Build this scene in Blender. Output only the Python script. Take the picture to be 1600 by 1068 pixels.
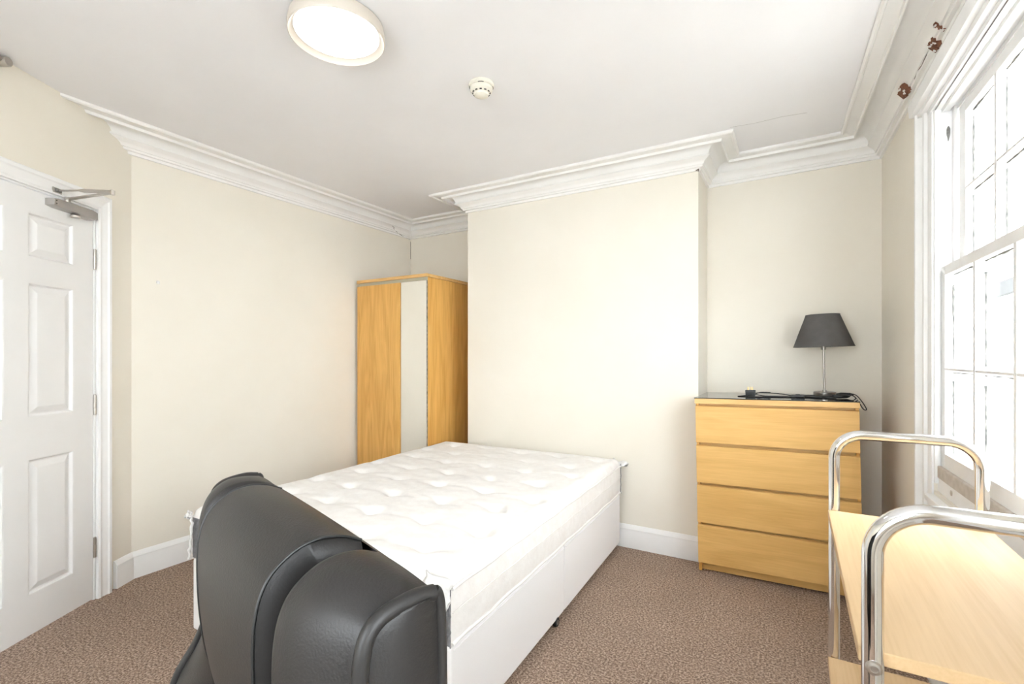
import bpy, math, random
from mathutils import Vector, Matrix, noise
random.seed(7)
PI = math.pi
for o in list(bpy.data.objects): bpy.data.objects.remove(o)
scn = bpy.context.scene
C = scn.collection

# ------------------------------------------------------------------ camera, world, exposure
FPX, HZ, CAMH, YAW = 753.0, 555.0, 1.246, math.radians(30.3)
cam_d = bpy.data.cameras.new('camera')
cam_d.sensor_width = 36.0
cam_d.lens = 36.0 * FPX / 1600.0
cam_d.shift_y = (HZ - 534.0) / 1600.0
cam_d.clip_start = 0.02
cam = bpy.data.objects.new('camera', cam_d)
cam.location = (0, 0, CAMH)
cam.rotation_euler = (PI / 2, 0, YAW)
C.objects.link(cam)
scn.camera = cam

world = bpy.data.worlds.new('overcast_sky')
scn.world = world
world.use_nodes = True
bg = world.node_tree.nodes['Background']
bg.inputs['Color'].default_value = (0.93, 0.97, 1.03, 1)
bg.inputs['Strength'].default_value = 7.0

LAMP_STRENGTH = 1.8
scn.view_settings.view_transform = 'Standard'
scn.view_settings.look = 'None'
scn.view_settings.gamma = 1.0
scn.view_settings.use_curve_mapping = False
scn.view_settings.exposure = 1.26

# ------------------------------------------------------------------ frames of reference
fx, fy = -math.sin(YAW), math.cos(YAW)
rx, ry = math.cos(YAW), math.sin(YAW)
def plan(lat, d):                       # a floor-plan point from sideways offset and distance
    return (fx * d + rx * lat, fy * d + ry * lat)

CEIL = 2.485
XL, YB_L, YB_R, YF = -3.2, 3.53, 3.455, 3.10      # left wall, alcove backs, chimney face
XC0, XC1 = -2.214, -0.50                          # chimney breast sides
RC = Vector((0.433, 3.43))                        # corner of back and window wall
TH = math.radians(2.0)
RS = Vector((math.sin(TH), -math.cos(TH)))        # along the window wall, away from the corner
RT = Vector((math.cos(TH), math.sin(TH)))         # outwards through the window wall
YREAR = -1.35
M_WIN = Matrix(((RS.x, RT.x, 0, RC.x), (RS.y, RT.y, 0, RC.y), (0, 0, 1, 0), (0, 0, 0, 1)))

# ------------------------------------------------------------------ materials
def mat(name):
    m = bpy.data.materials.new(name); m.use_nodes = True
    nt = m.node_tree
    return m, nt, nt.nodes['Principled BSDF']
def setp(b, color=None, rough=None, metal=None, spec=None, coat=None):
    if color is not None: b.inputs['Base Color'].default_value = (*color, 1)
    if rough is not None: b.inputs['Roughness'].default_value = rough
    if metal is not None: b.inputs['Metallic'].default_value = metal
    if spec is not None: b.inputs['Specular IOR Level'].default_value = spec
    if coat is not None: b.inputs['Coat Weight'].default_value = coat
def coords(nt, scale=(1, 1, 1), rot=(0, 0, 0)):
    tc = nt.nodes.new('ShaderNodeTexCoord'); mp = nt.nodes.new('ShaderNodeMapping')
    mp.inputs['Scale'].default_value = scale; mp.inputs['Rotation'].default_value = rot
    nt.links.new(tc.outputs['Object'], mp.inputs['Vector'])
    return mp.outputs['Vector']
def noise_node(nt, vec, scale, detail=4, rough=.55, dist=0):
    n = nt.nodes.new('ShaderNodeTexNoise')
    n.inputs['Scale'].default_value = scale; n.inputs['Detail'].default_value = detail
    n.inputs['Roughness'].default_value = rough; n.inputs['Distortion'].default_value = dist
    nt.links.new(vec, n.inputs['Vector'])
    return n.outputs['Fac']
def ramp(nt, fac, stops):
    r = nt.nodes.new('ShaderNodeValToRGB')
    e = r.color_ramp.elements
    while len(e) < len(stops): e.new(0.5)
    for i, (p, c) in enumerate(stops):
        e[i].position = p; e[i].color = (*c, 1)
    nt.links.new(fac, r.inputs['Fac'])
    return r.outputs['Color']
def bump(nt, b, h, strength, dist=.01):
    n = nt.nodes.new('ShaderNodeBump')
    n.inputs['Strength'].default_value = strength; n.inputs['Distance'].default_value = dist
    nt.links.new(h, n.inputs['Height']); nt.links.new(n.outputs['Normal'], b.inputs['Normal'])
def mottled(name, c0, c1, scale, rough, bscale=None, bstr=.1, bdist=.004, spec=.4, lo=.35, hi=.65):
    m, nt, b = mat(name)
    setp(b, c0, rough, spec=spec)
    v = coords(nt)
    nt.links.new(ramp(nt, noise_node(nt, v, scale), [(lo, c0), (hi, c1)]), b.inputs['Base Color'])
    if bscale: bump(nt, b, noise_node(nt, v, bscale), bstr, bdist)
    return m
def plain(name, c, rough=.5, metal=0, spec=.5, bscale=None, bstr=.1, bdist=.003):
    m, nt, b = mat(name); setp(b, c, rough, metal, spec)
    if bscale: bump(nt, b, noise_node(nt, coords(nt), bscale), bstr, bdist)
    return m
def wood(name, dark, light, along, rough=.38, rings=9.0, board=None):
    m, nt, b = mat(name); setp(b, light, rough, spec=.45)
    s = [7.0, 7.0, 7.0]; s[along] = 0.75
    v = coords(nt, tuple(s))
    big = noise_node(nt, v, 1.3, 3, .5, .6)
    w = nt.nodes.new('ShaderNodeMath'); w.operation = 'MULTIPLY'; w.inputs[1].default_value = rings
    nt.links.new(big, w.inputs[0])
    fr = nt.nodes.new('ShaderNodeMath'); fr.operation = 'PINGPONG'; fr.inputs[1].default_value = 1.0
    nt.links.new(w.outputs[0], fr.inputs[0])
    s2 = [150.0, 150.0, 150.0]; s2[along] = 5.0
    fine = noise_node(nt, coords(nt, tuple(s2)), 1.0, 3)
    mx = nt.nodes.new('ShaderNodeMath'); mx.operation = 'MULTIPLY_ADD'
    mx.inputs[1].default_value = .45
    nt.links.new(fr.outputs[0], mx.inputs[0]); nt.links.new(fine, mx.inputs[2])
    val = mx.outputs[0]
    if board:                                     # broad strips of slightly different tone
        s3 = [0.0, 0.0, 0.0]; s3[board] = 1.0
        bn = noise_node(nt, coords(nt, tuple(s3)), 11.0, 0)
        ad = nt.nodes.new('ShaderNodeMath'); ad.operation = 'MULTIPLY_ADD'; ad.inputs[1].default_value = .9
        nt.links.new(bn, ad.inputs[0]); nt.links.new(val, ad.inputs[2])
        sb = nt.nodes.new('ShaderNodeMath'); sb.operation = 'SUBTRACT'; sb.inputs[1].default_value = .45
        nt.links.new(ad.outputs[0], sb.inputs[0]); val = sb.outputs[0]
    nt.links.new(ramp(nt, val, [(.3, dark), (1.05 if False else 1.0, light)]), b.inputs['Base Color'])
    return m

MT = {}
MT['wall'] = mottled('cream_wall_paint', (.815, .76, .665), (.835, .785, .695), 2.2, .7, 90, .08, .002, .25)
MT['ceiling'] = mottled('ceiling_paint', (.845, .83, .84), (.875, .86, .87), 1.6, .75, 70, .08, .002, .2)
MT['plaster'] = mottled('cornice_paint', (.86, .84, .81), (.89, .87, .845), 4, .55, 60, .12, .003, .35)
MT['gloss'] = mottled('white_gloss_paint', (.86, .85, .84), (.89, .88, .87), 5, .35, 45, .06, .002, .45)
MT['winpaint'] = mottled('window_paint', (.83, .82, .81), (.87, .865, .86), 9, .42, 40, .15, .003, .4)
MT['door'] = mottled('door_paint', (.80, .785, .775), (.83, .815, .805), 3, .38, 120, .05, .001, .45)
MT['old_bead'] = mottled('weathered_timber', (.50, .44, .38), (.60, .54, .48), 30, .7, 60, .2, .003)
MT['lath'] = mottled('exposed_brown_lath', (.14, .055, .03), (.25, .10, .055), 60, .8, 90, .5, .01)
MT['crack'] = plain('crack_dark', (.18, .15, .12), .9)
MT['putty'] = mottled('dark_putty', (.10, .10, .095), (.30, .29, .27), 40, .8)
MT['beech_x'] = wood('beech_veneer_crosswise', (.64, .365, .105), (.765, .47, .165), 0, rings=7)
MT['beech_z'] = wood('beech_veneer_upright', (.62, .31, .065), (.80, .455, .13), 2, board=0)
MT['beech_y'] = wood('beech_veneer_side', (.62, .31, .065), (.80, .455, .13), 2, board=1)
MT['beech_edge'] = wood('beech_edging', (.64, .37, .12), (.80, .50, .20), 0)
MT['pale_wood'] = wood('pale_beech_laminate', (.56, .365, .185), (.66, .46, .255), 1, .6, 6)
MT['rail_green'] = plain('dull_metal_rail', (.50, .47, .36), .4, .3)
MT['chrome'] = plain('chrome', (.80, .80, .80), .07, 1.0)
MT['steel'] = plain('brushed_steel', (.52, .49, .45), .32, 1.0, bscale=250, bstr=.05)
MT['lamp_steel'] = plain('dark_brushed_steel', (.34, .315, .29), .28, 1.0)
MT['closer'] = plain('silver_closer_paint', (.46, .44, .42), .38, .7)
MT['mirror'] = plain('mirror_silver', (.92, .92, .90), .015, 1.0)
MT['leather'] = mottled('black_leather', (.016, .0145, .014), (.021, .019, .018), 6, .42, 420, .22, .0012, .34)
MT['piping'] = plain('black_piping', (.010, .010, .010), .4)
MT['plastic'] = plain('black_plastic', (.012, .012, .012), .42)
MT['rubber'] = plain('black_rubber', (.02, .02, .02), .6)
MT['brass'] = plain('brass_pin', (.62, .42, .18), .3, 1.0)
MT['cream_plastic'] = plain('cream_plastic', (.80, .76, .66), .4)
MT['dark_slot'] = plain('dark_slot', (.06, .055, .05), .8)
MT['white_plastic'] = plain('white_plastic', (.86, .85, .83), .4)
MT['shade'] = mottled('charcoal_shade_fabric', (.095, .089, .085), (.115, .108, .103), 14, .85, 500, .3, .001, .2)
MT['shade_in'] = plain('shade_lining', (.55, .52, .48), .8)
MT['felt'] = mottled('grey_felt', (.15, .15, .16), (.24, .24, .25), 55, .95, 160, .5, .004, .1)
MT['fray'] = mottled('frayed_white_cotton', (.72, .70, .68), (.82, .80, .78), 80, .9, 200, .5, .003, .1)
MT['render'] = mottled('pale_render', (.78, .78, .74), (.84, .84, .80), 3, .9, 40, .2)
MT['lead'] = mottled('grey_coping', (.016, .016, .016), (.028, .028, .028), 6, .8)
MT['paving'] = mottled('grey_paving', (.38, .37, .35), (.46, .45, .43), 2, .9)

m, nt, b = mat('divan_fabric'); setp(b, (.84, .82, .815), .85, spec=.15); MT['divan'] = m
bump(nt, b, noise_node(nt, coords(nt), 260, 2), .25, .002)
m, nt, b = mat('mattress_ticking'); setp(b, (.84, .81, .785), .85, spec=.15); MT['ticking'] = m
v = coords(nt)
nt.links.new(ramp(nt, noise_node(nt, v, 26, 5), [(.3, (.81, .775, .745)), (.7, (.86, .835, .81))]), b.inputs['Base Color'])
bump(nt, b, noise_node(nt, v, 60, 5), .22, .004)

m, nt, b = mat('brown_carpet'); setp(b, (.24, .17, .13), .97, spec=.08); MT['carpet'] = m
v = coords(nt)
n1 = noise_node(nt, v, 115, 3, .75); n2 = noise_node(nt, v, 5, 3)
c1 = ramp(nt, n1, [(.36, (.15, .10, .075)), (.5, (.335, .24, .182)), (.64, (.64, .49, .39))])
c2 = ramp(nt, n2, [(.3, (.90, .90, .90)), (.7, (1, 1, 1))])
mx = nt.nodes.new('ShaderNodeMix'); mx.data_type = 'RGBA'; mx.blend_type = 'MULTIPLY'; mx.inputs[0].default_value = 1
nt.links.new(c1, mx.inputs[6]); nt.links.new(c2, mx.inputs[7]); nt.links.new(mx.outputs[2], b.inputs['Base Color'])
bump(nt, b, n1, .8, .006)

m, nt, b = mat('dark_glass_top'); setp(b, (.035, .037, .036), .03, spec=.7, coat=.3); MT['black_glass'] = m

m = bpy.data.materials.new('window_glass'); m.use_nodes = True; nt = m.node_tree; MT['glass'] = m
nt.nodes.remove(nt.nodes['Principled BSDF'])
out = nt.nodes['Material Output']
tr = nt.nodes.new('ShaderNodeBsdfTransparent'); tr.inputs[0].default_value = (.97, .985, .975, 1)
gl = nt.nodes.new('ShaderNodeBsdfGlossy'); gl.inputs['Roughness'].default_value = .02
lw = nt.nodes.new('ShaderNodeLayerWeight'); lw.inputs[0].default_value = .5
pw = nt.nodes.new('ShaderNodeMath'); pw.operation = 'POWER'; pw.inputs[1].default_value = 4.0
nt.links.new(lw.outputs['Facing'], pw.inputs[0])
sc_ = nt.nodes.new('ShaderNodeMath'); sc_.operation = 'MULTIPLY_ADD'; sc_.inputs[1].default_value = .35; sc_.inputs[2].default_value = .03
nt.links.new(pw.outputs[0], sc_.inputs[0])
mi = nt.nodes.new('ShaderNodeMixShader')
nt.links.new(sc_.outputs[0], mi.inputs[0]); nt.links.new(tr.outputs[0], mi.inputs[1]); nt.links.new(gl.outputs[0], mi.inputs[2])
nt.links.new(mi.outputs[0], out.inputs['Surface'])

m, nt, b = mat('lit_lamp_diffuser'); setp(b, (.9, .9, .9), .5); MT['diffuser'] = m
b.inputs['Emission Color'].default_value = (1.0, .985, .96, 1); b.inputs['Emission Strength'].default_value = LAMP_STRENGTH
m, nt, b = mat('opal_lamp_rim'); setp(b, (.62, .56, .49), .35); MT['opal'] = m

# ------------------------------------------------------------------ mesh helpers
def catmull(pts, n=8, closed=False):
    P = [Vector(p) for p in pts]; out = []
    N = len(P); rng = range(N if closed else N - 1)
    for i in rng:
        p1, p2 = P[i], P[(i + 1) % N]
        p0 = P[(i - 1) % N] if (closed or i > 0) else p1 * 2 - p2
        p3 = P[(i + 2) % N] if (closed or i < N - 2) else p2 * 2 - p1
        for k in range(n):
            t = k / n
            out.append(.5 * ((2 * p1) + (p2 - p0) * t + (2 * p0 - 5 * p1 + 4 * p2 - p3) * t * t + (3 * p1 - p0 - 3 * p2 + p3) * t ** 3))
    if not closed: out.append(P[-1])
    return out

class MB:
    def __init__(self, M=None): self.v = []; self.f = []; self.M = M
    def add(self, vs, fs):
        b = len(self.v)
        for p in vs:
            p = Vector(p); self.v.append(self.M @ p if self.M else p)
        self.f += [tuple(b + i for i in q) for q in fs]
        return self
    def box(self, x0, x1, y0, y1, z0, z1):
        return self.add([(x0,y0,z0),(x1,y0,z0),(x1,y1,z0),(x0,y1,z0),(x0,y0,z1),(x1,y0,z1),(x1,y1,z1),(x0,y1,z1)],
                 [(0,3,2,1),(4,5,6,7),(0,1,5,4),(1,2,6,5),(2,3,7,6),(3,0,4,7)])
    def grid(self, rows, closed_u=False, closed_v=False):
        nu, nv = len(rows), len(rows[0])
        fs = []
        for i in range(nu if closed_u else nu - 1):
            for j in range(nv if closed_v else nv - 1):
                fs.append((i*nv+j, i*nv+(j+1)%nv, ((i+1)%nu)*nv+(j+1)%nv, ((i+1)%nu)*nv+j))
        return self.add([p for r in rows for p in r], fs)
    def tube(self, pts, r, seg=12, closed=False, cap=True, radii=None):
        P = [Vector(p) for p in pts]; n = len(P)
        tang = []
        for i in range(n):
            a = P[(i-1) % n] if (closed or i > 0) else P[i]
            c = P[(i+1) % n] if (closed or i < n-1) else P[i]
            t = (c - a); tang.append(t.normalized() if t.length > 1e-9 else Vector((0,0,1)))
        up = Vector((0,0,1)) if abs(tang[0].z) < .9 else Vector((1,0,0))
        x = tang[0].cross(up).normalized(); rows = []
        for i in range(n):
            t = tang[i]; x = (x - t * x.dot(t)).normalized(); y = t.cross(x)
            rr = radii[i] if radii else r
            rows.append([P[i] + (x*math.cos(2*PI*k/seg) + y*math.sin(2*PI*k/seg)) * rr for k in range(seg)])
        b0 = len(self.v)
        self.grid(rows, closed_u=closed, closed_v=True)
        if cap and not closed:
            self.f.append(tuple(b0 + k for k in range(seg)))
            self.f.append(tuple(b0 + (n-1)*seg + k for k in reversed(range(seg))))
        return self
    def lathe(self, prof, seg=40, c=(0,0,0), cap=True, axis='z'):
        rows = []
        for (r, h) in prof:
            row = []
            for k in range(seg):
                a = 2*PI*k/seg; p = (r*math.cos(a), r*math.sin(a), h)
                if axis == 'y': p = (p[0], h, p[1])
                if axis == 'x': p = (h, p[0], p[1])
                row.append((p[0]+c[0], p[1]+c[1], p[2]+c[2]))
            rows.append(row)
        b0 = len(self.v)
        self.grid(rows, closed_v=True)
        if cap:
            self.f.append(tuple(b0 + k for k in range(seg)))
            self.f.append(tuple(b0 + (len(prof)-1)*seg + k for k in range(seg)))
        return self
    def build(self, name, m, parent=None, smooth=0, bevel=0, seg=2, subsurf=0, fix=True):
        me = bpy.data.meshes.new(name)
        me.from_pydata([tuple(p) for p in self.v], [], self.f); me.update()
        if fix:
            import bmesh
            bm = bmesh.new(); bm.from_mesh(me); bmesh.ops.recalc_face_normals(bm, faces=bm.faces); bm.to_mesh(me); bm.free()
        if smooth:
            me.polygons.foreach_set('use_smooth', [True]*len(me.polygons))
            me.set_sharp_from_angle(angle=math.radians(smooth))
        o = bpy.data.objects.new(name, me); C.objects.link(o)
        me.materials.append(MT[m])
        if parent is not None: o.parent = parent
        if bevel:
            md = o.modifiers.new('bevel', 'BEVEL'); md.width = bevel; md.segments = seg
            md.limit_method = 'ANGLE'; md.angle_limit = math.radians(40); md.harden_normals = False
        if subsurf:
            md = o.modifiers.new('smooth', 'SUBSURF'); md.levels = subsurf; md.render_levels = subsurf
        return o
def bx(name, m, parent, x0, x1, y0, y1, z0, z1, bevel=.0015):
    return MB().box(x0, x1, y0, y1, z0, z1).build(name, m, parent, bevel=bevel)
def empty(name, loc=(0,0,0), rot=(0,0,0)):
    o = bpy.data.objects.new(name, None); C.objects.link(o)
    o.location = loc; o.rotation_euler = rot; o.empty_display_size = .1
    return o
def tag(o, label, cat, group=None):
    o['label'] = label; o['category'] = cat
    if group: o['group'] = group
    return o
def struct(o, label=None, cat=None):
    o['kind'] = 'structure'
    if label: o['label'] = label
    if cat: o['category'] = cat
    return o
def sweep(path, profile, start=None, end=None):
    """one mesh per straight run of a moulding, mitred where runs meet"""
    P = [Vector(p) for p in path]; n = len(P)
    segn = []
    for i in range(n-1):
        d = (P[i+1]-P[i]).normalized(); segn.append(Vector((d.y, -d.x)))
    ms = []
    for i in range(n):
        if i == 0 or i == n-1:
            nn = segn[0] if i == 0 else segn[-1]
            cd = start if i == 0 else end
            ms.append(Vector(cd) / Vector(cd).dot(nn) if cd else nn)
        else:
            a, c = segn[i-1], segn[i]; s = a + c; ms.append(s / s.dot(a))
    res = []
    for i in range(n-1):
        rows = [[(P[k].x + ms[k].x*p, P[k].y + ms[k].y*p, z) for (p, z) in profile] for k in (i, i+1)]
        mb = MB(); mb.grid(rows)
        k = len(profile)
        mb.f.append(tuple(range(k))); mb.f.append(tuple(reversed(range(k, 2*k))))
        res.append(mb)
    return res

# ------------------------------------------------------------------ room shell
DH = plan(-2.13, 2.456)                                   # hinge foot of the door
DANG = math.atan2(-fy, -fx)
M_DOOR = Matrix.Translation((DH[0], DH[1], 0)) @ Matrix.Rotation(DANG, 4, 'Z')   # x along door wall, y into the room
xc = -(2.698 - 2.456)                                     # corner with left wall
corner_ld = M_DOOR @ Vector((xc, 0, 0))
d_end = None
# where the door wall meets the rear wall
tt = (YREAR - DH[1]) / (-fy); door_end = tt

struct(MB().box(-3.6, 1.0, -1.6, 3.8, -.12, 0).build('floor', 'carpet'), 'speckled brown fitted carpet', 'floor')
struct(MB().box(-3.6, 1.0, -1.6, 3.8, CEIL, CEIL+.12).build('ceiling', 'ceiling'), 'off-white painted ceiling', 'ceiling')
struct(MB().box(XL-.12, XL, 1.1, YB_L+.12, 0, CEIL).build('wall_left', 'wall'), 'cream wall between the door and the wardrobe corner', 'wall')
struct(MB().box(XL, XC0, YB_L, YB_L+.12, 0, CEIL).build('wall_back_left', 'wall'), 'cream alcove wall behind the wardrobe', 'wall')
struct(MB().box(XC0, XC1, YF, YB_L+.12, 0, CEIL).build('wall_back', 'wall'), 'cream chimney breast wall behind the bed', 'wall')
wbr = MB(); wbr.add([(XC1,YB_R,0),(RC.x,RC.y,0),(RC.x+.1,RC.y+.15,0),(XC1,YB_R+.15,0),(XC1,YB_R,CEIL),(RC.x,RC.y,CEIL),(RC.x+.1,RC.y+.15,CEIL),(XC1,YB_R+.15,CEIL)],
        [(0,3,2,1),(4,5,6,7),(0,1,5,4),(1,2,6,5),(2,3,7,6),(3,0,4,7)])
struct(wbr.build('wall_back_right', 'wall'), 'cream alcove wall behind the chest of drawers', 'wall')
rwl = MB(); RWX = (-1.25, .15)                         # unseen opening added behind the viewer to let in fill light
rwl.box(-2.4, RWX[0], YREAR-.24, YREAR, 0, CEIL); rwl.box(RWX[1], 1.0, YREAR-.24, YREAR, 0, CEIL)
rwl.box(RWX[0], RWX[1], YREAR-.24, YREAR, 0, .725); rwl.box(RWX[0], RWX[1], YREAR-.24, YREAR, 2.20, CEIL)
struct(rwl.build('wall_rear', 'wall'), 'cream wall behind the viewer', 'wall')
dw = MB(M_DOOR)
dw.box(xc-.06, -.03, -.11, 0, 0, CEIL); dw.box(-.03, .795, -.11, 0, 2.015, CEIL); dw.box(.795, door_end+.15, -.11, 0, 0, CEIL)
struct(dw.build('wall_door', 'wall'), 'slanting cream partition wall around the door', 'wall')

WINS = [(1.0, 1.99), (3.22, 4.21)]  # second opening is out of view, added to brighten the room
ZS, ZH = .755, 2.20
rw = MB(M_WIN)
edges = [-.05, WINS[0][0], WINS[0][1], WINS[1][0], WINS[1][1], 4.95]
WT = .115
for i in (0, 2, 4): rw.box(edges[i], edges[i+1], 0, WT, 0, CEIL)
for i in (1, 3):
    rw.box(edges[i], edges[i+1], 0, WT, 0, ZS-.03); rw.box(edges[i], edges[i+1], 0, WT, ZH, CEIL)
struct(rw.build('wall_right', 'wall'), 'cream wall with the sash window', 'wall')

# cornice
cz = CEIL
CP = [(0, cz), (.215, cz), (.215, cz-.012), (.208, cz-.018), (.200, cz-.016), (.196, cz-.007), (.190, cz-.008),
      (.150, cz-.012), (.147, cz-.026), (.140, cz-.028), (.137, cz-.008), (.098, cz-.008), (.084, cz-.016), (.074, cz-.030), (.068, cz-.050),
      (.074, cz-.051), (.075, cz-.060), (.066, cz-.066), (.050, cz-.072), (.040, cz-.082), (.037, cz-.092), (.030, cz-.093), (.029, cz-.104), (.015, cz-.106), (.013, cz-.120), (0, cz-.120)]
RE = RC + RS * 4.85
cpath = [(XL, corner_ld.y), (XL, YB_L), (XC0, YB_L), (XC0, YF), (XC1, YF), (XC1, YB_R), tuple(RC), tuple(RE)]
cl = ['white plaster cornice along the left wall', 'white plaster cornice above the wardrobe', 'short plaster cornice return at the left of the chimney breast',
      'white plaster cornice across the chimney breast', 'short plaster cornice return at the right of the chimney breast',
      'white plaster cornice above the chest of drawers', 'damaged plaster cornice above the window']
trims = []
for i, mb in enumerate(sweep(cpath, CP, start=(-fx, -fy))):
    o = mb.build('trim_%d' % (i+1), 'plaster', smooth=35); struct(o, cl[i], 'cornice'); trims.append(o)

# skirting
BP = [(0, 0), (.022, 0), (.022, .105), (.019, .112), (.021, .122), (.016, .130), (.010, .140), (.004, .146), (0, .146)]
bn = ['baseboard_left', 'baseboard_back_left', 'baseboard_chimney_left', 'baseboard_back', 'baseboard_chimney_right', 'baseboard_back_right', 'baseboard_right']
for nm, mb in zip(bn, sweep(cpath, BP, start=(-fx, -fy))):
    struct(mb.build(nm, 'gloss', smooth=35), 'white moulded skirting board', 'skirting')
a = M_DOOR @ Vector((-.118, 0, 0))
mb = sweep([(a.x, a.y), (corner_ld.x, corner_ld.y)], BP, end=(1, 0))[0]
struct(mb.build('baseboard_door', 'gloss', smooth=35), 'short white skirting beside the door frame', 'skirting')

# cracks in the plaster, broken bits
def ribbon(name, pts, w, m, parent):
    MB().tube(pts, w, 5).build(name, m, parent)
ribbon('crack', [(XL+.062, 3.22, cz-.066), (XL+.055, 3.25, cz-.072), (XL+.040, 3.262, cz-.081), (XL+.031, 3.30, cz-.093), (XL+.027, 3.33, cz-.10), (XL+.013, 3.40, cz-.112), (XL+.010, 3.46, cz-.119), (XL+.006, 3.52, cz-.119)], .0022, 'crack', trims[0])
ribbon('crack', [(XL+.004, YB_L-.004, cz-.14), (XL+.006, YB_L-.003, cz-.20), (XL+.003, YB_L-.003, cz-.26), (XL+.005, YB_L-.003, cz-.31)], .0018, 'crack', trims[0])
ribbon('crack', [(XC1-.012, YF-.0145, cz-.120), (XC1+.006, YF-.0145, cz-.113), (XC1+.002, YF-.016, cz-.126)], .004, 'crack', trims[3])

ceil_o = bpy.data.objects['ceiling']
ribbon('crack', [(-.30, 2.86, cz-.0002), (-.18, 2.875, cz-.0002), (-.05, 2.868, cz-.0002), (.06, 2.885, cz-.0002)], .0005, 'crack', ceil_o)
# ------------------------------------------------------------------ window
def make_window(name, s0, s1, label, M=None):
    root = empty(name); root.matrix_world = (M or M_WIN) @ Matrix.Translation((s0, 0, 0)); struct(root, label, 'window')
    w = s1 - s0
    def B(nm, m, par, x0, x1, t0, t1, z0, z1, bev=.002): return bx(nm, m, par, x0, x1, t0, t1, z0, z1, bev)
    # architrave: stepped moulding on both sides, lofted
    prof = [(0, 0), (0, -.006), (.012, -.010), (.040, -.010), (.046, -.020), (.060, -.022), (.066, -.012), (.078, -.014), (.088, -.026), (.100, -.036), (.118, -.036), (.124, -.028), (.124, 0)]
    for sg in (0, 1):
        mb = MB(); rows = []
        for z in (.10, 2.225):
            rows.append([((-p if sg == 0 else w + p), t, z) for p, t in prof])
        mb.grid(rows); k = len(prof); mb.f += [tuple(range(k)), tuple(range(k, 2*k))]
        mb.build('architrave', 'winpaint', root, smooth=30)
    head = MB()
    hp = [(0, 2.19), (-.010, 2.19), (-.012, 2.205), (-.030, 2.207), (-.032, 2.224), (-.050, 2.228), (-.054, 2.276), (-.044, 2.286), (-.030, 2.290), (0, 2.292)]
    rows = [[(x, t, z) for t, z in hp] for x in (-.13, w+.13)]
    head.grid(rows); k = len(hp); head.f += [tuple(range(k)), tuple(range(k, 2*k))]
    head.build('head_moulding', 'winpaint', root, smooth=25)
    # box linings
    for xx in ((-.0, .012), (w-.012, w)):
        B('lining', 'winpaint', root, xx[0]-.0, xx[1], 0, .018, ZS, ZH)
    for sg in (0, 1):
        q = (0.0, .028) if sg == 0 else (w-.028, w)
        B('parting_bead', 'winpaint', root, q[0], q[1], .052, .064, 1.585, ZH)
        B('lining', 'winpaint', root, q[0] if sg == 0 else q[0]+.02, q[1]-.02 if sg == 0 else q[1], .018, WT, 1.585 if False else ZS, ZH)
    soff = MB()
    sp = [(0, 2.185), (.02, 2.185), (.022, 2.175), (.045, 2.175), (.047, 2.185), (.062, 2.185), (.062, 2.17), (WT, 2.17), (WT, 2.21), (0, 2.21)]
    rows = [[(x, t, z) for t, z in sp] for x in (0, w)]
    soff.grid(rows); k = len(sp); soff.f += [tuple(range(k)), tuple(range(k, 2*k))]
    soff.build('head_lining', 'winpaint', root)
    def sash(nm, z0, z1, t0, t1, st, top, bot, zb, x0, x1):
        fr = MB()
        fr.box(x0, x0+st, t0, t1, z0, z1); fr.box(x1-st, x1, t0, t1, z0, z1)
        fr.box(x0+st, x1-st, t0, t1, z0, z0+bot); fr.box(x0+st, x1-st, t0, t1, z1-top, z1)
        s = fr.build(nm, 'winpaint', root, bevel=.002)
        gx0, gx1 = x0+st, x1-st; gw = (gx1-gx0)/3; tg = t1-.010
        for i in (1, 2):
            xb = gx0 + gw*i
            bar = MB()
            pr = [(-.013, tg+.006), (-.013, t0+.014), (-.010, t0+.010), (-.009, t0), (.009, t0), (.010, t0+.010), (.013, t0+.014), (.013, tg+.006)]
            rows = [[(xb+p, t, z) for p, t in pr] for z in (z0+bot, z1-top)]
            bar.grid(rows); bar.f += [tuple(range(8)), tuple(range(8, 16))]
            bar.build('glazing_bar', 'winpaint', s)
        for i in range(3):
            bar = MB()
            xa = gx0 + gw*i + (.011 if i else 0); xb = gx0 + gw*(i+1) - (.011 if i < 2 else 0)
            pr = [(zb-.011, tg+.006), (zb-.011, t0+.016), (zb-.005, t0+.006), (zb-.004, t0), (zb+.004, t0), (zb+.005, t0+.006), (zb+.011, t0+.016), (zb+.011, tg+.006)]
            rows = [[(x, t, z) for z, t in pr] for x in (xa, xb)]
            bar.grid(rows); bar.f += [tuple(range(8)), tuple(range(8, 16))]
            bar.build('glazing_bar', 'winpaint', s)
            for (za, zc) in ((z0+bot, zb-.011), (zb+.011, z1-top)):
                MB().box(xa-.001, xb+.001, tg, tg+.003, za-.001, zc+.001).build('pane', 'glass', s)
                # cracked putty line down the far side of each pane
                pts = []; zz = za+.004
                while zz < zc-.01:
                    pts.append((xa+.0015+random.uniform(-.0006, .0006), tg-.0008, zz)); zz += .03
                if len(pts) > 2:
                    pu = MB().tube(pts, .0012, 5, radii=[random.choice([.002, .0036, .0046, .003]) for _ in pts]).build('putty_line', 'putty', s)
                pts = []; xx_ = xa+.004
                while xx_ < xb-.006:
                    pts.append((xx_, tg-.0008, zc-.0015+random.uniform(-.0006, .0006))); xx_ += .03
                MB().tube(pts, .0012, 5, radii=[random.choice([.0012, .003, .004, .002]) for _ in pts]).build('putty_line', 'putty', s)
        return s
    sash('upper_sash', 1.545, 2.172, .066, .100, .066 if True else .05, .040, .035, 1.853, .030, w-.030)
    lo = sash('lower_sash', .822, 1.583, .020, .056, .050, .036, .055, 1.195, .002, w-.002)
    B('sash_bead', 'old_bead', root, .0, w, .008, .022, .778, .824, .003)
    B('sill_upstand', 'winpaint', root, 0, w, .012, .10, .70, .79)
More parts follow.
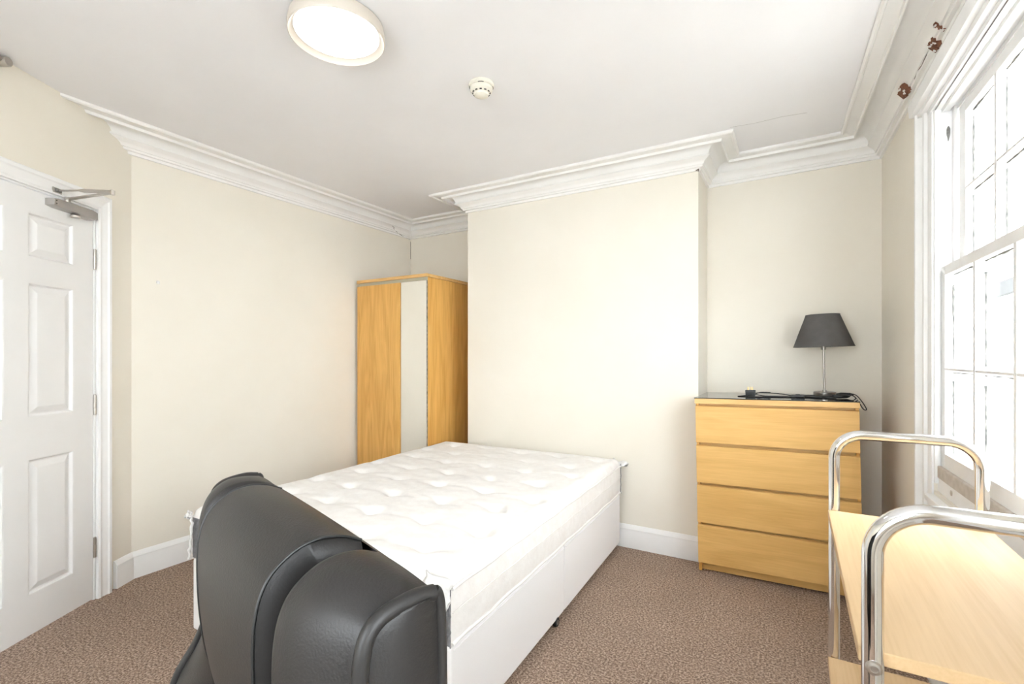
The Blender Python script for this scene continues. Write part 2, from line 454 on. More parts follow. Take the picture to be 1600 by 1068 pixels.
    B('sill', 'winpaint', root, 0, w, -.030, .012, .690, .712, .004)
    B('outer_sill', 'render', root, 0, w, .10, WT+.06, .70, .775)
    # small worn catches
    MB().lathe([(.003, -.002), (.010, 0), (.010, .004), (.004, .006)], 14, (.16, .010, .756), axis='y').build('catch', 'old_bead', root)
    kk = MB(); kk.tube([(.0085, .040, 2.062), (.0085, .041, 2.075), (.0075, .041, 2.088), (.0075, .041, 2.108), (.0085, .041, 2.118)], .005, 8, radii=[.001, .003, .006, .006, .002]).build('pulley_hole', 'putty', root)
    return root
win1 = make_window('window_1', *WINS[0], 'white painted sash window with small panes')
fill_win2 = make_window('fill_window_2', *WINS[1], 'unseen sash window added beside the viewer for fill light')  # invented window, brings more daylight in from the side
M_REAR = Matrix(((-1, 0, 0, RWX[1]), (0, -1, 0, YREAR), (0, 0, 1, 0), (0, 0, 0, 1)))
fill_win3 = make_window('fill_window_3', 0, RWX[1]-RWX[0], 'unseen sash window added behind the viewer for fill light', M_REAR)  # invented window, lights the chest, alcove and chimney breast from the front

# broken cornice over the window: holes showing brown lath
def lath_patch(s, ln, parent, a=(-.060, -.070), c=(-.024, -.110)):
    """jagged brown hole, lying on the slope of the broken moulding"""
    rnd = random.Random(int(s*1000)); n = 9; top = []; bot = []
    nv = Vector((a[1]-c[1], -(a[0]-c[0]))).normalized()
    if nv.x > 0: nv = -nv
    for k in range(n+1):
        x = s + ln*k/n; j0, j1 = rnd.uniform(0, .25), rnd.uniform(.75, 1.0)
        top.append((x + rnd.uniform(-.003, .003), a[0]+(c[0]-a[0])*j0, cz + a[1]+(c[1]-a[1])*j0)); bot.append((x + rnd.uniform(-.003, .003), a[0]+(c[0]-a[0])*j1, cz + a[1]+(c[1]-a[1])*j1))
    off = [Vector((0, nv.x, nv.y))*q for q in (.008, -.012)]
    e = MB(M_WIN)
    for k in range(n):
        q = [Vector(top[k]), Vector(top[k+1]), Vector(bot[k+1]), Vector(bot[k])]
        e.add([p + off[0] for p in q] + [p + off[1] for p in q], [(0,1,2,3),(7,6,5,4),(0,4,5,1),(1,5,6,2),(2,6,7,3),(3,7,4,0)])
    o = e.build('exposed_lath', 'lath', parent)
    fl = MB(M_WIN)
    for k in range(7):
        x, h = s + ln*rnd.uniform(.1, .9), rnd.uniform(.15, .85)
        p = Vector((x, a[0]+(c[0]-a[0])*h, cz + a[1]+(c[1]-a[1])*h)) + off[0]
        fl.box(p.x-.003, p.x+.003, p.y-.0025, p.y+.0025, p.z-.0025, p.z+.0025)
    fl.build('plaster_crumbs', 'plaster', o)
    return o
lath_patch(.715, .085, trims[6]); lath_patch(1.10, .055, trims[6], (-.040, -.084), (-.010, -.118)); lath_patch(1.215, .014, trims[6], (-.050, -.074), (-.016, -.104))
ribbon('crack', [M_WIN @ Vector(p) for p in ((.86, -.030, cz-.092), (.92, -.034, cz-.090), (.97, -.029, cz-.094), (1.08, -.033, cz-.09))], .0022, 'crack', trims[6])

# ------------------------------------------------------------------ door
door = empty('door_1'); door.matrix_world = M_DOOR; struct(door, 'white six-panel door with silver overhead closer', 'door')
DW, DHT = .762, 1.981
PX = [(.108, .332), (.432, .656)]
PZ = [(.182, .787), (.970, 1.570), (1.680, 1.882)]
PZ = [(.182, .787), (.970, 1.570), (1.680, 1.882)]
leaf = MB()
y0, y1 = -.044, -.004
leaf.box(.002, PX[0][0], y0, y1, .008, DHT); leaf.box(PX[0][1], PX[1][0], y0, y1, .008, DHT); leaf.box(PX[1][1], DW, y0, y1, .008, DHT)
zs = [.008] + [q for p in PZ for q in p] + [DHT]
for (xa, xb) in PX:
    for i in range(0, len(zs), 2): leaf.box(xa, xb, y0, y1, zs[i], zs[i+1])
leaf.build('door_leaf', 'door', door)
for (xa, xb) in PX:
    for (za, zb) in PZ:
        rows = []
        for ins, y in ((0, y1), (.006, y1-.001), (.012, y1-.012), (.018, y1-.013), (.044, y1-.003), (.048, y1-.0025)):
            rows.append([(xa+ins, y, za+ins), (xb-ins, y, za+ins), (xb-ins, y, zb-ins), (xa+ins, y, zb-ins)])
        p = MB().grid(rows, closed_v=True); k = len(rows)*4
        p.f.append((k-4, k-3, k-2, k-1)); p.build('door_panel', 'door', door)
lin = MB(); lin.box(-.028, -.001, -.11, -.002, 0, 2.012); lin.box(.766, .793, -.11, -.002, 0, 2.012); lin.box(-.001, .766, -.11, -.002, 1.985, 2.012)
lin.box(-.001, .012, -.058, -.046, 0, 1.985); lin.box(.753, .766, -.058, -.046, 0, 1.985)
lin.build('door_lining', 'gloss', door, bevel=.002)
ap = [(0, 0), (0, .012), (.010, .016), (.020, .012), (.030, .013), (.050, .018), (.056, .024), (.070, .024), (.076, .018), (.078, 0)]
def arch(mk):
    mb = MB(); mb.grid(mk); k = len(ap); mb.f += [tuple(range(k)), tuple(range(k, 2*k))]
    return mb.build('architrave', 'gloss', door, smooth=30)
x_in, z_in = -.012, 1.993
arch([[(x_in-p, t, 0) for p, t in ap], [(x_in-p, t, z_in+p) for p, t in ap]])
arch([[(.777+p, t, 0) for p, t in ap], [(.777+p, t, z_in+p) for p, t in ap]])
arch([[(x_in-p, t, z_in+p) for p, t in ap], [(.777+p, t, z_in+p) for p, t in ap]])
for z in (1.735, .995, .268):
    h = MB().lathe([(.004, -.052), (.0065, -.050), (.0065, -.018), (.0055, -.017), (.0055, -.015), (.0065, -.014), (.0065, .014), (.0055, .015), (.0055, .017), (.0065, .018), (.0065, .050), (.004, .052)], 14, (-.001, .003, z))
    ho = h.build('hinge', 'steel', door, smooth=40)
    lf = MB().box(-.013, -.006, -.003, .0015, z-.05, z+.05).build('hinge_leaf', 'steel', ho)
    for dz in (-.033, .0, .033):
        MB().box(-.0085, .0085, .0035, .0105, z+dz-.007, z+dz+.007).build('knuckle_gap', 'putty', ho) if False else None
# door closer
cb = MB()
outl = [(.018, 1.930), (.040, 1.922), (.110, 1.922), (.130, 1.930), (.225, 1.930), (.254, 1.936), (.254, 1.966), (.225, 1.972), (.040, 1.972), (.018, 1.964)]
rows = [[(x, y, z) for x, z in outl] for y in (-.004, .030)] + [[(x*.98+.0025, .037, (z-1.948)*.86+1.948) for x, z in outl]]
cb.grid(rows, closed_v=True); cb.f.append(tuple(range(10))); cb.f.append(tuple(range(20, 30)))
co = cb.build('door_closer', 'closer', door, smooth=30)
MB().lathe([(.020, 0), (.020, .008), (.014, .012)], 20, (.125, .018, 1.912)).build('adjuster_cap', 'steel', co, smooth=40)
MB().box(.232, .252, .0365, .0385, 1.937, 1.965).build('end_plate', 'steel', co, bevel=.001)
for dz in (-.007, .007): MB().lathe([(.003, 0), (.003, .0008)], 10, (.242, .0386, 1.951+dz), axis='y').build('screw', 'dark_slot', co)
piv = Vector((.168, .020, 1.984)); brk = Vector((.215, .022, 2.012)); elb = Vector((.224, .28, 1.995))
MB().lathe([(.011, -.014), (.011, .012), (.006, .014)], 16, tuple(piv)).build('pivot', 'steel', co, smooth=40)
arm1 = MB(); dirv = (elb - piv); n_ = dirv.cross(Vector((0,0,1))).normalized()
vs = []
for p, wd in ((piv, .012), (elb, .009)):
    for sx in (-1, 1):
        for sz in (0, .006): vs.append(p + n_*wd*sx + Vector((0,0,sz)))
arm1.add(vs, [(0,1,3,2),(4,6,7,5),(0,4,5,1),(2,3,7,6),(0,2,6,4),(1,5,7,3)]); arm1.build('main_arm', 'steel', co, bevel=.001)
mid = brk.lerp(elb, .38)
MB().tube([brk + Vector((0,0,0)), mid + Vector((0,0,.006))], .0042, 10).build('thin_rod', 'steel', co, smooth=40)
MB().tube([mid + Vector((0,0,.006)), mid.lerp(elb, .15) + Vector((0,0,.006)), mid.lerp(elb, .9) + Vector((0,0,.006)), elb + Vector((0,0,.006))], .008, 12, radii=[.005, .009, .009, .008]).build('forearm', 'steel', co, smooth=40)
MB().lathe([(.004, -.008), (.010, -.006), (.010, .014), (.005, .017)], 16, tuple(elb)).build('elbow_joint', 'steel', co, smooth=40)
MB().box(brk.x-.022, brk.x+.022, .006, .018, 2.000, 2.024).build('frame_bracket', 'steel', co, bevel=.002)
MB().box(brk.x-.012, brk.x+.014, .016, .028, 2.005, 2.019).build('bracket_shoe', 'putty', co, bevel=.002)
MB().lathe([(.010, .0), (.026, .004), (.027, .05), (.022, .062)], 20, (.70, -.004, 1.0), axis='y').build('door_knob', 'steel', door, smooth=40)

# ------------------------------------------------------------------ outside
struct(MB().box(1.0, 14, -6, 30, -.9, -.8).build('ground', 'paving'), 'grey paving outside the window', 'ground')
nb = tag(empty('garden_wall', (3.1, 0, -.8)), 'pale rendered wall with grey coping outside the window', 'wall')
MB().box(0, .25, 2, 26, 0, 3.15).build('wall_face', 'render', nb); MB().box(-.09, .32, 2, 26, 3.06, 3.30).build('coping', 'lead', nb, bevel=.01)
MB().box(-.02, .27, 2, 26, 2.94, 2.98).build('drip_course', 'render', nb)

# ------------------------------------------------------------------ divan base and mattress
BW, BL, BTH = 1.40, 1.88, math.radians(2.0)
b_fr = Vector((-.975, 3.062))
ex, ey = Vector((math.cos(BTH), math.sin(BTH))), Vector((-math.sin(BTH), math.cos(BTH)))
b_o = b_fr - ex*BW - ey*BL
base = tag(empty('divan_base', (b_o.x, b_o.y, 0), (0, 0, BTH)), 'white fabric divan bed base on castors under the mattress', 'bed base')
ZB0, ZB1 = .030, .345
for (ya, yb) in ((0, .925-.002), (.925+.002, BL)):
    o = MB().box(0, BW, ya, yb, ZB0, ZB1).build('base_section', 'divan', base, bevel=.010, seg=3)
    MB().tube([(BW+.0008, ya+.012, ZB1-.012), (BW+.0008, yb-.012, ZB1-.012)], .0022, 6).build('seam', 'divan', o)
def castor(par, x, y, r=.021, wdt=.018, zc=None, ang=0):
    zc = r if zc is None else zc
    Mx = Matrix.Translation((x, y, zc)) @ Matrix.Rotation(ang, 4, 'Z')
    o = MB(Mx).lathe([(r*.5, -wdt/2), (r*.92, -wdt/2), (r, -wdt*.3), (r, wdt*.3), (r*.92, wdt/2), (r*.5, wdt/2)], 22, axis='x').build('castor', 'rubber', par, smooth=40)
    MB(Mx).lathe([(r*.2, wdt/2), (r*.5, wdt/2+.001), (r*.5, -wdt/2-.001), (r*.2, -wdt/2)], 16, axis='x').build('hub', 'steel', o, smooth=40)
    MB(Mx).tube([(0, 0, r*.3), (0, r*.6, r*1.0), (0, r*.7, r*1.9)], .004, 8).build('castor_stem', 'steel', o)
    return o
for (x, y) in ((.07, .08), (BW-.07, .08), (.07, BL*.5), (BW-.006, .835), (.07, BL-.08), (BW-.07, BL-.08)): castor(base, x, y)

mat_o = tag(empty('mattress', (b_o.x, b_o.y, ZB1), (0, 0, BTH)), 'white tufted double mattress with torn corners on the divan base', 'mattress')
MH, R = .235, .055
tufts = []
for i in range(5):
    for j in range(8):
        tufts.append((BW*(i+.5)/5 + (.05 if j % 2 else -.05), BL*(j+.5)/8 + random.uniform(-.02, .02), random.uniform(.7, 1.2), random.uniform(-.25, .25)))
def top_z(x, y):
    e = min(x, BW-x, y, BL-y)
    z = MH
    if e < R: z -= R - math.sqrt(max(0, R*R-(R-e)**2))
    k = min(1, e/.10)
    d = 0
    for (tx, ty, s, an) in tufts:
        dx, dy = x-tx, y-ty
        if abs(dx) > .3 or abs(dy) > .25: continue
        rr = dx*dx+dy*dy
        d += .026*s*math.exp(-rr/(.040**2))
        u = dx*math.cos(an)+dy*math.sin(an); w_ = -dx*math.sin(an)+dy*math.cos(an)
        d += .0105*s*math.exp(-(u/.105)**2)*math.exp(-(w_/.017)**2)
    d -= .007*noise.noise(Vector((x*4, y*4, 0)))
    d -= .004*noise.noise(Vector((x*13, y*16, 3)))
    return z - d*k
nx, ny = 113, 151
def ease(i, n, L):                  # more rows near the rounded edge
    t = i/(n-1); return L*(t - .055*math.sin(2*PI*t)*.8)
rows = [[(ease(i, nx, BW), ease(j, ny, BL), top_z(ease(i, nx, BW), ease(j, ny, BL))) for j in range(ny)] for i in range(nx)]
MB().grid(rows).build('top_cover', 'ticking', mat_o, smooth=60, fix=False)
zt = MH - R
def side_panel(nm, m, p0, p1, nrm, bulge):
    n, k = 60, 10; rws = []
    for i in range(n+1):
        t = i/n; p = Vector(p0).lerp(Vector(p1), t); col_ = []
        for j in range(k+1):
            h = j/k; bb = bulge*math.sin(PI*h)**.7 * min(1, 12*t, 12*(1-t)) + .002*noise.noise(Vector((t*14, h*2, p0[0])))
            q = p + Vector(nrm)*bb; col_.append((q.x, q.y, .004 + (zt+.002-.004)*h))
        rws.append(col_)
    return MB().grid(rws).build(nm, m, mat_o, smooth=60)
side_panel('side_panel', 'ticking', (BW, 0), (BW, BL), (1, 0), .008); side_panel('side_panel', 'ticking', (0, 0), (0, BL), (-1, 0), .008)
side_panel('end_panel', 'felt', (0, 0), (BW, 0), (0, -1), .010)['label'] = 'exposed grey felt end'
side_panel('end_panel', 'felt', (0, BL), (BW, BL), (0, 1), .006)['label'] = 'exposed grey felt end'
MB().box(.01, BW-.01, .01, BL-.01, .0, .02).build('underside', 'felt', mat_o)
for z in (zt+.004, .014):
    for x in (.0, BW):
        pts = [(x + (.006 if x else -.006), BL*i/24, z + .0025*math.sin(i*1.7)) for i in range(25)]
        MB().tube(pts, .0055, 8).build('tape_edge', 'ticking', mat_o, smooth=60)
MB().tube([(BW+.0085, BL*i/24, zt*.62 + .002*math.sin(i*2.1)) for i in range(25)], .0016, 6).build('stitch_line', 'ticking', mat_o)
def sheet(nm, m, rows, th=.004, par=None):
    o = MB().grid(rows).build(nm, m, par or mat_o, smooth=60, fix=False)
    md = o.modifiers.new('thickness', 'SOLIDIFY'); md.thickness = th; md.offset = 0
    return o
# torn cover hanging at the corners
rws = []
for i in range(9):
    t = i/8; col_ = []
    for j in range(6):
        h = j/5
        col_.append((BW - .085 + .092*t + .006*math.sin(j*2), -.012 - .02*h - .01*math.sin(t*5), zt+.05*(1-.55*h) - .075*h*(.55+.45*math.sin(i*1.9+.6)**2) - .018*t))
    rws.append(col_)
sheet('torn_flap', 'fray', rws)
rws = []
for i in range(7):
    t = i/6; rws.append([(BW - .05 + .105*t*(1-.2*abs(j-2)/2), BL - .012 + .016*j - .02*t, zt + .038 - .012*t + .010*math.sin(i*1.3+j) - .012*abs(j-2)) for j in range(5)])
sheet('torn_flap', 'fray', rws)
rws = []
for i in range(8):
    t = i/7; rws.append([(-.022 + .030*h/4 + .004*math.sin(i*2.3), -.014 + .010*math.sin(i*1.1), zt + .025 - .022*t + .010*math.sin(h*2.1+i)) for h in range(5)])
sheet('torn_flap', 'fray', rws)
pts = [(.030 - .024*(i/14)**2 - .004*math.sin(i*1.8), -.020-.003*math.sin(i*2.4), zt+.012 - (zt+.006)*i/14) for i in range(15)]
MB().tube(pts, .004, 7, radii=[.003 + .0035*abs(math.sin(i*2.7)) for i in range(15)]).build('frayed_cord', 'fray', mat_o, smooth=60)
pts = [(BW+.004 + .004*math.sin(i*2), -.012, zt-.01 - (zt-.02)*i/10) for i in range(11)]
MB().tube(pts, .0022, 6).build('torn_edge', 'felt', mat_o)
pts = [(BW+.010, BL-.020 + .004*math.sin(i*2), zt+.02 - (zt+.01)*i/10) for i in range(11)]
MB().tube(pts, .0022, 6).build('torn_edge', 'felt', mat_o)

# ------------------------------------------------------------------ wardrobe
wx0, wx1, wy0, wy1, wh = -3.166, -2.415, 2.857, 3.46, 1.873
wd = tag(empty('wardrobe', (wx0, wy0, 0)), 'tall beech wardrobe with a mirrored door in the alcove', 'wardrobe')
WW, WDp = wx1-wx0, wy1-wy0
bx('side_panel', 'beech_y', wd, WW-.018, WW, .004, WDp, 0, wh-.026); bx('side_panel', 'beech_y', wd, 0, .018, .004, WDp, 0, wh-.026)
bx('back_panel', 'beech_z', wd, .018, WW-.018, WDp-.008, WDp, .05, wh-.026); bx('top_board', 'beech_edge', wd, -.006, WW+.004, -.016, WDp, wh-.024, wh, .002)
bx('top_rail', 'rail_green', wd, .002, WW-.004, .000, .02, wh-.058, wh-.024); bx('plinth', 'beech_edge', wd, .018, WW-.018, .03, .045, 0, .06)
bx('shelf_board', 'beech_edge', wd, .018, WW-.018, .03, WDp-.01, .06, .078)
xm = -2.679 - wx0
bx('door', 'beech_z', wd, .002, xm-.008, -.018, .0, .062, wh-.052)
md_ = bx('mirror_door', 'putty', wd, xm-.006, WW-.004, -.006, .004, .062, wh-.050)
md_['label'] = 'tall narrow mirror door'
bx('mirror_glass', 'mirror', md_, xm-.001, WW-.006, -.011, -.0062, .066, wh-.052, .001)

# ------------------------------------------------------------------ chest of drawers
CX0, CY0, CW, CD, CHH = -.474, 2.945, .775, .475, .995
TILT = math.radians(-1.05)
chest = tag(empty('chest_of_drawers', (CX0, CY0, .003), (0, TILT, 0)), 'beech four-drawer chest with dark glass top in the alcove', 'chest of drawers')
bx('side_panel', 'beech_y', chest, 0, .016, .018, CD, .0, CHH-.03); bx('side_panel', 'beech_y', chest, CW-.016, CW, .018, CD, 0, CHH-.03)
bx('back_panel', 'beech_x', chest, .016, CW-.016, CD-.008, CD, .03, CHH-.03); bx('top_board', 'beech_edge', chest, -.003, CW+.003, -.002, CD, CHH-.03, CHH)
bx('plinth', 'beech_x', chest, .016, CW-.016, .045, .06, .0, .052)
bx('glass_top', 'black_glass', chest, -.005, CW+.004, -.006, CD+.002, CHH, CHH+.005, .0008)
for (za, zb) in ((.742, .950), (.512, .722), (.283, .493), (.052, .264)):
    dr = MB(); zl = zb - .0
    pr = [(.0, za), (.0, zb), (.016, zb+.004), (.018, zb+.004), (.018, za)]
    rows = [[(x, y, z) for y, z in pr] for x in (.0, CW)]
    dr.grid(rows, closed_v=True); dr.f += [tuple(range(5)), tuple(range(5, 10))]
    d_ = dr.build('drawer', 'beech_x', chest, bevel=.0012)
    bx('drawer_box', 'beech_edge', d_, .022, CW-.022, .02, CD-.03, za+.01, zb-.03)
    bx('finger_rail', 'beech_edge', d_, .0165, CW-.0165, .034, .048, zb-.012, zb+.0175)

M_CH = Matrix.Translation((CX0, CY0, .003)) @ Matrix.Rotation(TILT, 4, 'Y')
# ------------------------------------------------------------------ table lamp on the chest
lp_o = M_CH @ Vector((.645, .315, CHH+.0052))
lamp = tag(empty('table_lamp', lp_o, (0, TILT*1.3, 0)), 'table lamp with charcoal shade and steel base on the chest', 'lamp')
MB().lathe([(.054, 0), (.055, .002), (.055, .023), (.053, .025), (.012, .026), (.011, .033), (.006, .035)], 40).build('lamp_base', 'lamp_steel', lamp, smooth=35)
MB().tube([(0, 0, .02), (0, 0, .31)], .0055, 14).build('stem', 'lamp_steel', lamp, smooth=40)
MB().lathe([(.009, .262), (.012, .264), (.012, .285), (.016, .287), (.016, .330), (.008, .335)], 20).build('bulb_holder', 'lamp_steel', lamp, smooth=40)
sh = MB().lathe([(.148, .282), (.083, .462)], 56, cap=False).build('lamp_shade', 'shade', lamp, smooth=60)
MB().lathe([(.1465, .2825), (.0815, .4615)], 56, cap=False).build('shade_lining', 'shade_in', sh, smooth=60)
for (rr, hh) in ((.1478, .282), (.0828, .462)):
    MB().tube([(rr*math.cos(2*PI*i/56), rr*math.sin(2*PI*i/56), hh) for i in range(56)], .0018, 6, closed=True).build('shade_rim', 'shade', sh, smooth=60)
for a_ in (0, 2*PI/3, 4*PI/3):
    MB().tube([(.014*math.cos(a_), .014*math.sin(a_), .287), (.145*math.cos(a_), .145*math.sin(a_), .286)], .0015, 6).build('spider_wire', 'white_plastic', sh)
# cable, switch and plug lie on the glass, local to the lamp foot
def cable(nm, pts, par, r=.0026): return MB().tube(catmull(pts, 8), r, 8).build(nm, 'plastic', par, smooth=60)
zc_ = .0045
MB().box(-.058, -.010, -.0915, -.075, .0, .015) if False else None
cord = cable('power_cable', [(-.05, -.02, zc_), (-.11, -.05, zc_), (-.155, -.09, zc_), (-.20, -.06, .012), (-.27, -.04, .016), (-.335, -.05, .018), (-.350, -.085, .012), (-.30, -.11, zc_), (-.22, -.115, zc_), (-.13, -.125, zc_),
      (-.06, -.15, zc_), (.0, -.17, zc_), (.045, -.165, zc_), (.09, -.135, zc_+.004)], lamp)
cable('power_cable', [(.09, -.135, .009), (.115, -.105, .014), (.10, -.085, .014), (.06, -.075, .012), (.03, -.08, .010)], lamp, .0036)
cable('power_cable', [(.06, -.075, .016), (.10, -.09, .022), (.135, -.105, .016), (.160, -.12, -.018), (.176, -.13, -.052), (.172, -.135, -.060), (.160, -.13, -.050), (.138, -.112, -.005), (.115, -.10, .014), (.06, -.09, .010), (-.02, -.105, zc_), (-.10, -.10, zc_)], lamp)
cable('power_cable', [(-.335, -.05, .018), (-.37, -.12, .010), (-.415, -.14, zc_), (-.43, -.17, zc_), (-.36, -.185, zc_), (-.25, -.165, zc_), (-.15, -.15, zc_), (-.10, -.135, zc_)], lamp)
sw = MB().box(-.165, -.100, -.150, -.125, .001, .016).build('inline_switch', 'plastic', lamp, bevel=.005, seg=3)
MB().box(-.143, -.122, -.144, -.131, .016, .019).build('rocker', 'plastic', sw, bevel=.001)
adp = MB().tube([(.035, -.165, .010), (.055, -.168, .011), (.090, -.145, .011), (.105, -.13, .010)], .009, 10, radii=[.006, .010, .010, .005]).build('cable_connector', 'plastic', lamp, smooth=50)
MB().tube([(.05, -.072, .015), (.07, -.075, .018), (.11, -.092, .018), (.125, -.10, .016)], .009, 10, radii=[.006, .009, .009, .005]).build('cable_connector', 'plastic', lamp, smooth=50)
pl = MB(Matrix.Translation((-.372, -.10, .001)))
po = [(-.026, -.018), (.026, -.018), (.028, .004), (.014, .026), (-.014, .026), (-.028, .004)]
rows = [[(x*s, y*s, z) for x, y in po] for (s, z) in ((.80, 0), (.96, .004), (.98, .022), (1.0, .024), (1.0, .034), (.96, .036))]
pl.grid(rows, closed_v=True); pl.f += [tuple(range(6)), tuple(range(30, 36))]
plug = pl.build('mains_plug', 'plastic', lamp, smooth=30)
for (x, y, hx, hy) in ((-.011, -.008, .0032, .002), (.011, -.008, .0032, .002), (0, .013, .002, .004)):
    MB(Matrix.Translation((-.372, -.10, .037))).box(x-hx, x+hx, y-hy, y+hy, 0, .018).build('pin', 'brass', plug, bevel=.0006)
cable('power_cable', [(-.345, -.088, .014), (-.32, -.07, .022), (-.27, -.05, .020)], lamp)

# ------------------------------------------------------------------ ceiling lamp and smoke detector
lx, ly = plan(-.654, 1.805)
cl_ = tag(empty('ceiling_lamp', (lx, ly, CEIL)), 'round white flush ceiling lamp switched on', 'ceiling lamp')
MB().lathe([(.150, 0), (.168, -.004), (.173, -.03), (.173, -.045), (.172, -.052), (.169, -.054), (.158, -.036), (.152, -.034), (.150, -.028)], 64, cap=False).build('lamp_rim', 'opal', cl_, smooth=50)
MB().lathe([(.1520, -.033), (.150, -.035), (.10, -.0355), (.0005, -.036)], 64, cap=False).build('diffuser', 'diffuser', cl_, smooth=50)
sx_, sy_ = plan(-.14, 2.2)
sd = tag(empty('smoke_detector', (sx_, sy_, CEIL)), 'small cream smoke detector on the ceiling', 'smoke detector')
MB().lathe([(.056, 0), (.058, -.004), (.058, -.014), (.054, -.018)], 40).build('mounting_base', 'cream_plastic', sd, smooth=35)
so = MB().lathe([(.050, -.018), (.052, -.022), (.051, -.032), (.044, -.040), (.034, -.046), (.032, -.054), (.026, -.058), (.004, -.060)], 40).build('sensor_head', 'cream_plastic', sd, smooth=35)
for i in range(12):
    a_ = 2*PI*i/12
    MB(Matrix.Rotation(a_, 4, 'Z')).tube([(.0395, -.005, -.0425), (.0395, .005, -.0425)], .0028, 8).build('vent_slot', 'dark_slot', so)
for i in range(4):
    a0 = 2*PI*i/4 + .3
    MB().tube([(.0535*math.cos(a0+k*.07), .0535*math.sin(a0+k*.07), -.0185) for k in range(8)], .0014, 6).build('gap', 'dark_slot', so)

# metal spotlight at the edge of the door wall
sp_p = M_DOOR @ Vector((.46, .012, 2.462))
spt = tag(empty('wall_fitting', sp_p, (0, 0, DANG)), 'small brushed metal fitting high on the wall above the door', 'fitting')
MB().lathe([(.004, -.010), (.017, -.010), (.019, -.006), (.019, .030), (.017, .034), (.004, .034)], 24, axis='y').build('fitting_body', 'steel', spt, smooth=35)
MB().tube([(0, .012, 0), (.03, .02, .005), (.075, .024, .006)], .011, 14).build('fitting_arm', 'steel', spt, smooth=40)
# little plugs in the wall
pg = MB().lathe([(.010, 0), (.009, .004), (.004, .006)], 16, axis='x').build('wall_plug', 'white_plastic'); pg.location = (XL, 1.385, 1.672)
tag(pg, 'small white filler plug on the left wall', 'wall plug')

# ------------------------------------------------------------------ trolley
TX0, TX1, TY0, TY1 = .0885, .450, .9365, 1.722
tro = tag(empty('trolley', (TX0, TY0, 0)), 'chrome tube trolley with pale wooden shelves beside the window', 'trolley')
TW, TL = TX1-TX0, TY1-TY0; TR = .0145; TZ = 1.012
def loop_path(y):
    rr = .072; p = []
    xa, xb = TR+.002, TW-TR-.002
    p.append((xa, y, .075))
    for z in (.4, .8): p.append((xa, y, z))
    for k in range(13):
        a_ = PI - (PI/2)*k/12; p.append((xa+rr+rr*math.cos(a_), y, TZ-rr+rr*math.sin(a_)))
    for k in range(13):
        a_ = PI/2 - (PI/2)*k/12; p.append((xb-rr+rr*math.cos(a_), y, TZ-rr+rr*math.sin(a_)))
    for z in (.8, .4, .075): p.append((xb, y, z))
    return p
for y in (-TR-.001, TL+TR+.001):
    lo_ = MB().tube(loop_path(y), TR, 24).build('frame_loop', 'chrome', tro, smooth=60)
    for xb in (TR+.002, TW-TR-.002):
        for zz in (.773, .336):
            sg = -1 if y < 0 else 1
            bb = MB(); yy = y + sg*TR
            bb.lathe([(.0105, yy-sg*.003), (.0105, yy+sg*.0015), (.0085, yy+sg*.004), (.0055, yy+sg*.0045), (.0050, yy+sg*.003)], 18, (xb, 0, zz), axis='y')
            bb.build('bolt', 'steel', lo_, smooth=40)
        c_ = castor(tro, xb, y, .030, .020, .030, .4)
for z in (.785, .347): bx('shelf', 'pale_wood', tro, 0, TW, 0, TL, z-.022, z, .002)

# ------------------------------------------------------------------ office chair
near = Vector((-.0523, .358)); U2 = Vector((-.6727, .7409)); N2 = Vector((-.7409, -.6727))
wn = Vector(plan(near.x, near.y)); wu = Vector(plan(U2.x, U2.y)); wnn = Vector(plan(N2.x, N2.y))
M_CHAIR = Matrix(((wu.x, wnn.x, 0, wn.x), (wu.y, wnn.y, 0, wn.y), (0, 0, 1, 0), (0, 0, 0, 1)))
och = empty('office_chair'); och.matrix_world = M_CHAIR
tag(och, 'black leather high-back office chair in front of the bed', 'chair')
UC = .247
prof_f = catmull([(p, z, 0) for p, z in ((0, 1.070), (.018, 1.077), (.037, 1.079), (.054, 1.075), (.068, 1.067), (.078, 1.057), (.084, 1.045), (.0875, 1.031), (.0893, 1.014), (.0895, .985),
          (.087, .94), (.080, .89), (.066, .84), (.054, .77), (.050, .70), (.060, .62), (.072, .54), (.070, .47))], 4)
prof_e = catmull([(p, z, 0) for p, z in ((0, 1.070), (.014, 1.072), (.027, 1.071), (.038, 1.069), (.046, 1.066), (.053, 1.060), (.0575, 1.050), (.060, 1.035), (.0612, 1.015), (.062, .985),
          (.060, .94), (.060, .885), (.072, .835), (.098, .78), (.108, .70), (.106, .62), (.102, .54), (.095, .47))], 4)
prof_b = catmull([(p, z, 0) for p, z in ((0, 1.070), (-.004, 1.064), (-.006, 1.04), (-.007, .98), (-.010, .90), (-.016, .80), (-.022, .68), (-.024, .56), (-.022, .47))], 6)
def widen(z):
    t = min(1, max(0, (.97 - z)/.22)); return .24*t*t*(3-2*t)
def across(u, z):
    e = (u-UC)/UC; return UC + (u-UC)*(1 + widen(z)*e*e)
def nrm(prof, i):
    a, b_ = prof[max(0, i-1)], prof[min(len(prof)-1, i+1)]
    d = b_ - a; return Vector((-d.y, d.x)).normalized()          # (T, z)
def top_drop(u):                                                # the crown dips toward both ends
    x = (u-UC)/UC; return .002*abs(x)**3
def ptf(i, u, off=0):                                           # a point of the front, cushion profile blending to edge profile
    e = min(1, max(0, (abs(u-UC)/UC - .52)/.48)); e = e*e*(3-2*e)
    p = prof_f[i].lerp(prof_e[i], e); n = nrm(prof_f, i)
    z = p.y + n.y*off - top_drop(u) * max(0, min(1, (p.y-.85)/.2))
    return (across(u, p.y), p.x + n.x*off, z)
def ptb(i, u, off=0):
    p = prof_b[i]
    return (across(u, p.y), p.x - off, p.y - top_drop(u) * max(0, min(1, (p.y-.85)/.2)))
NF, NBk = len(prof_f), len(prof_b)
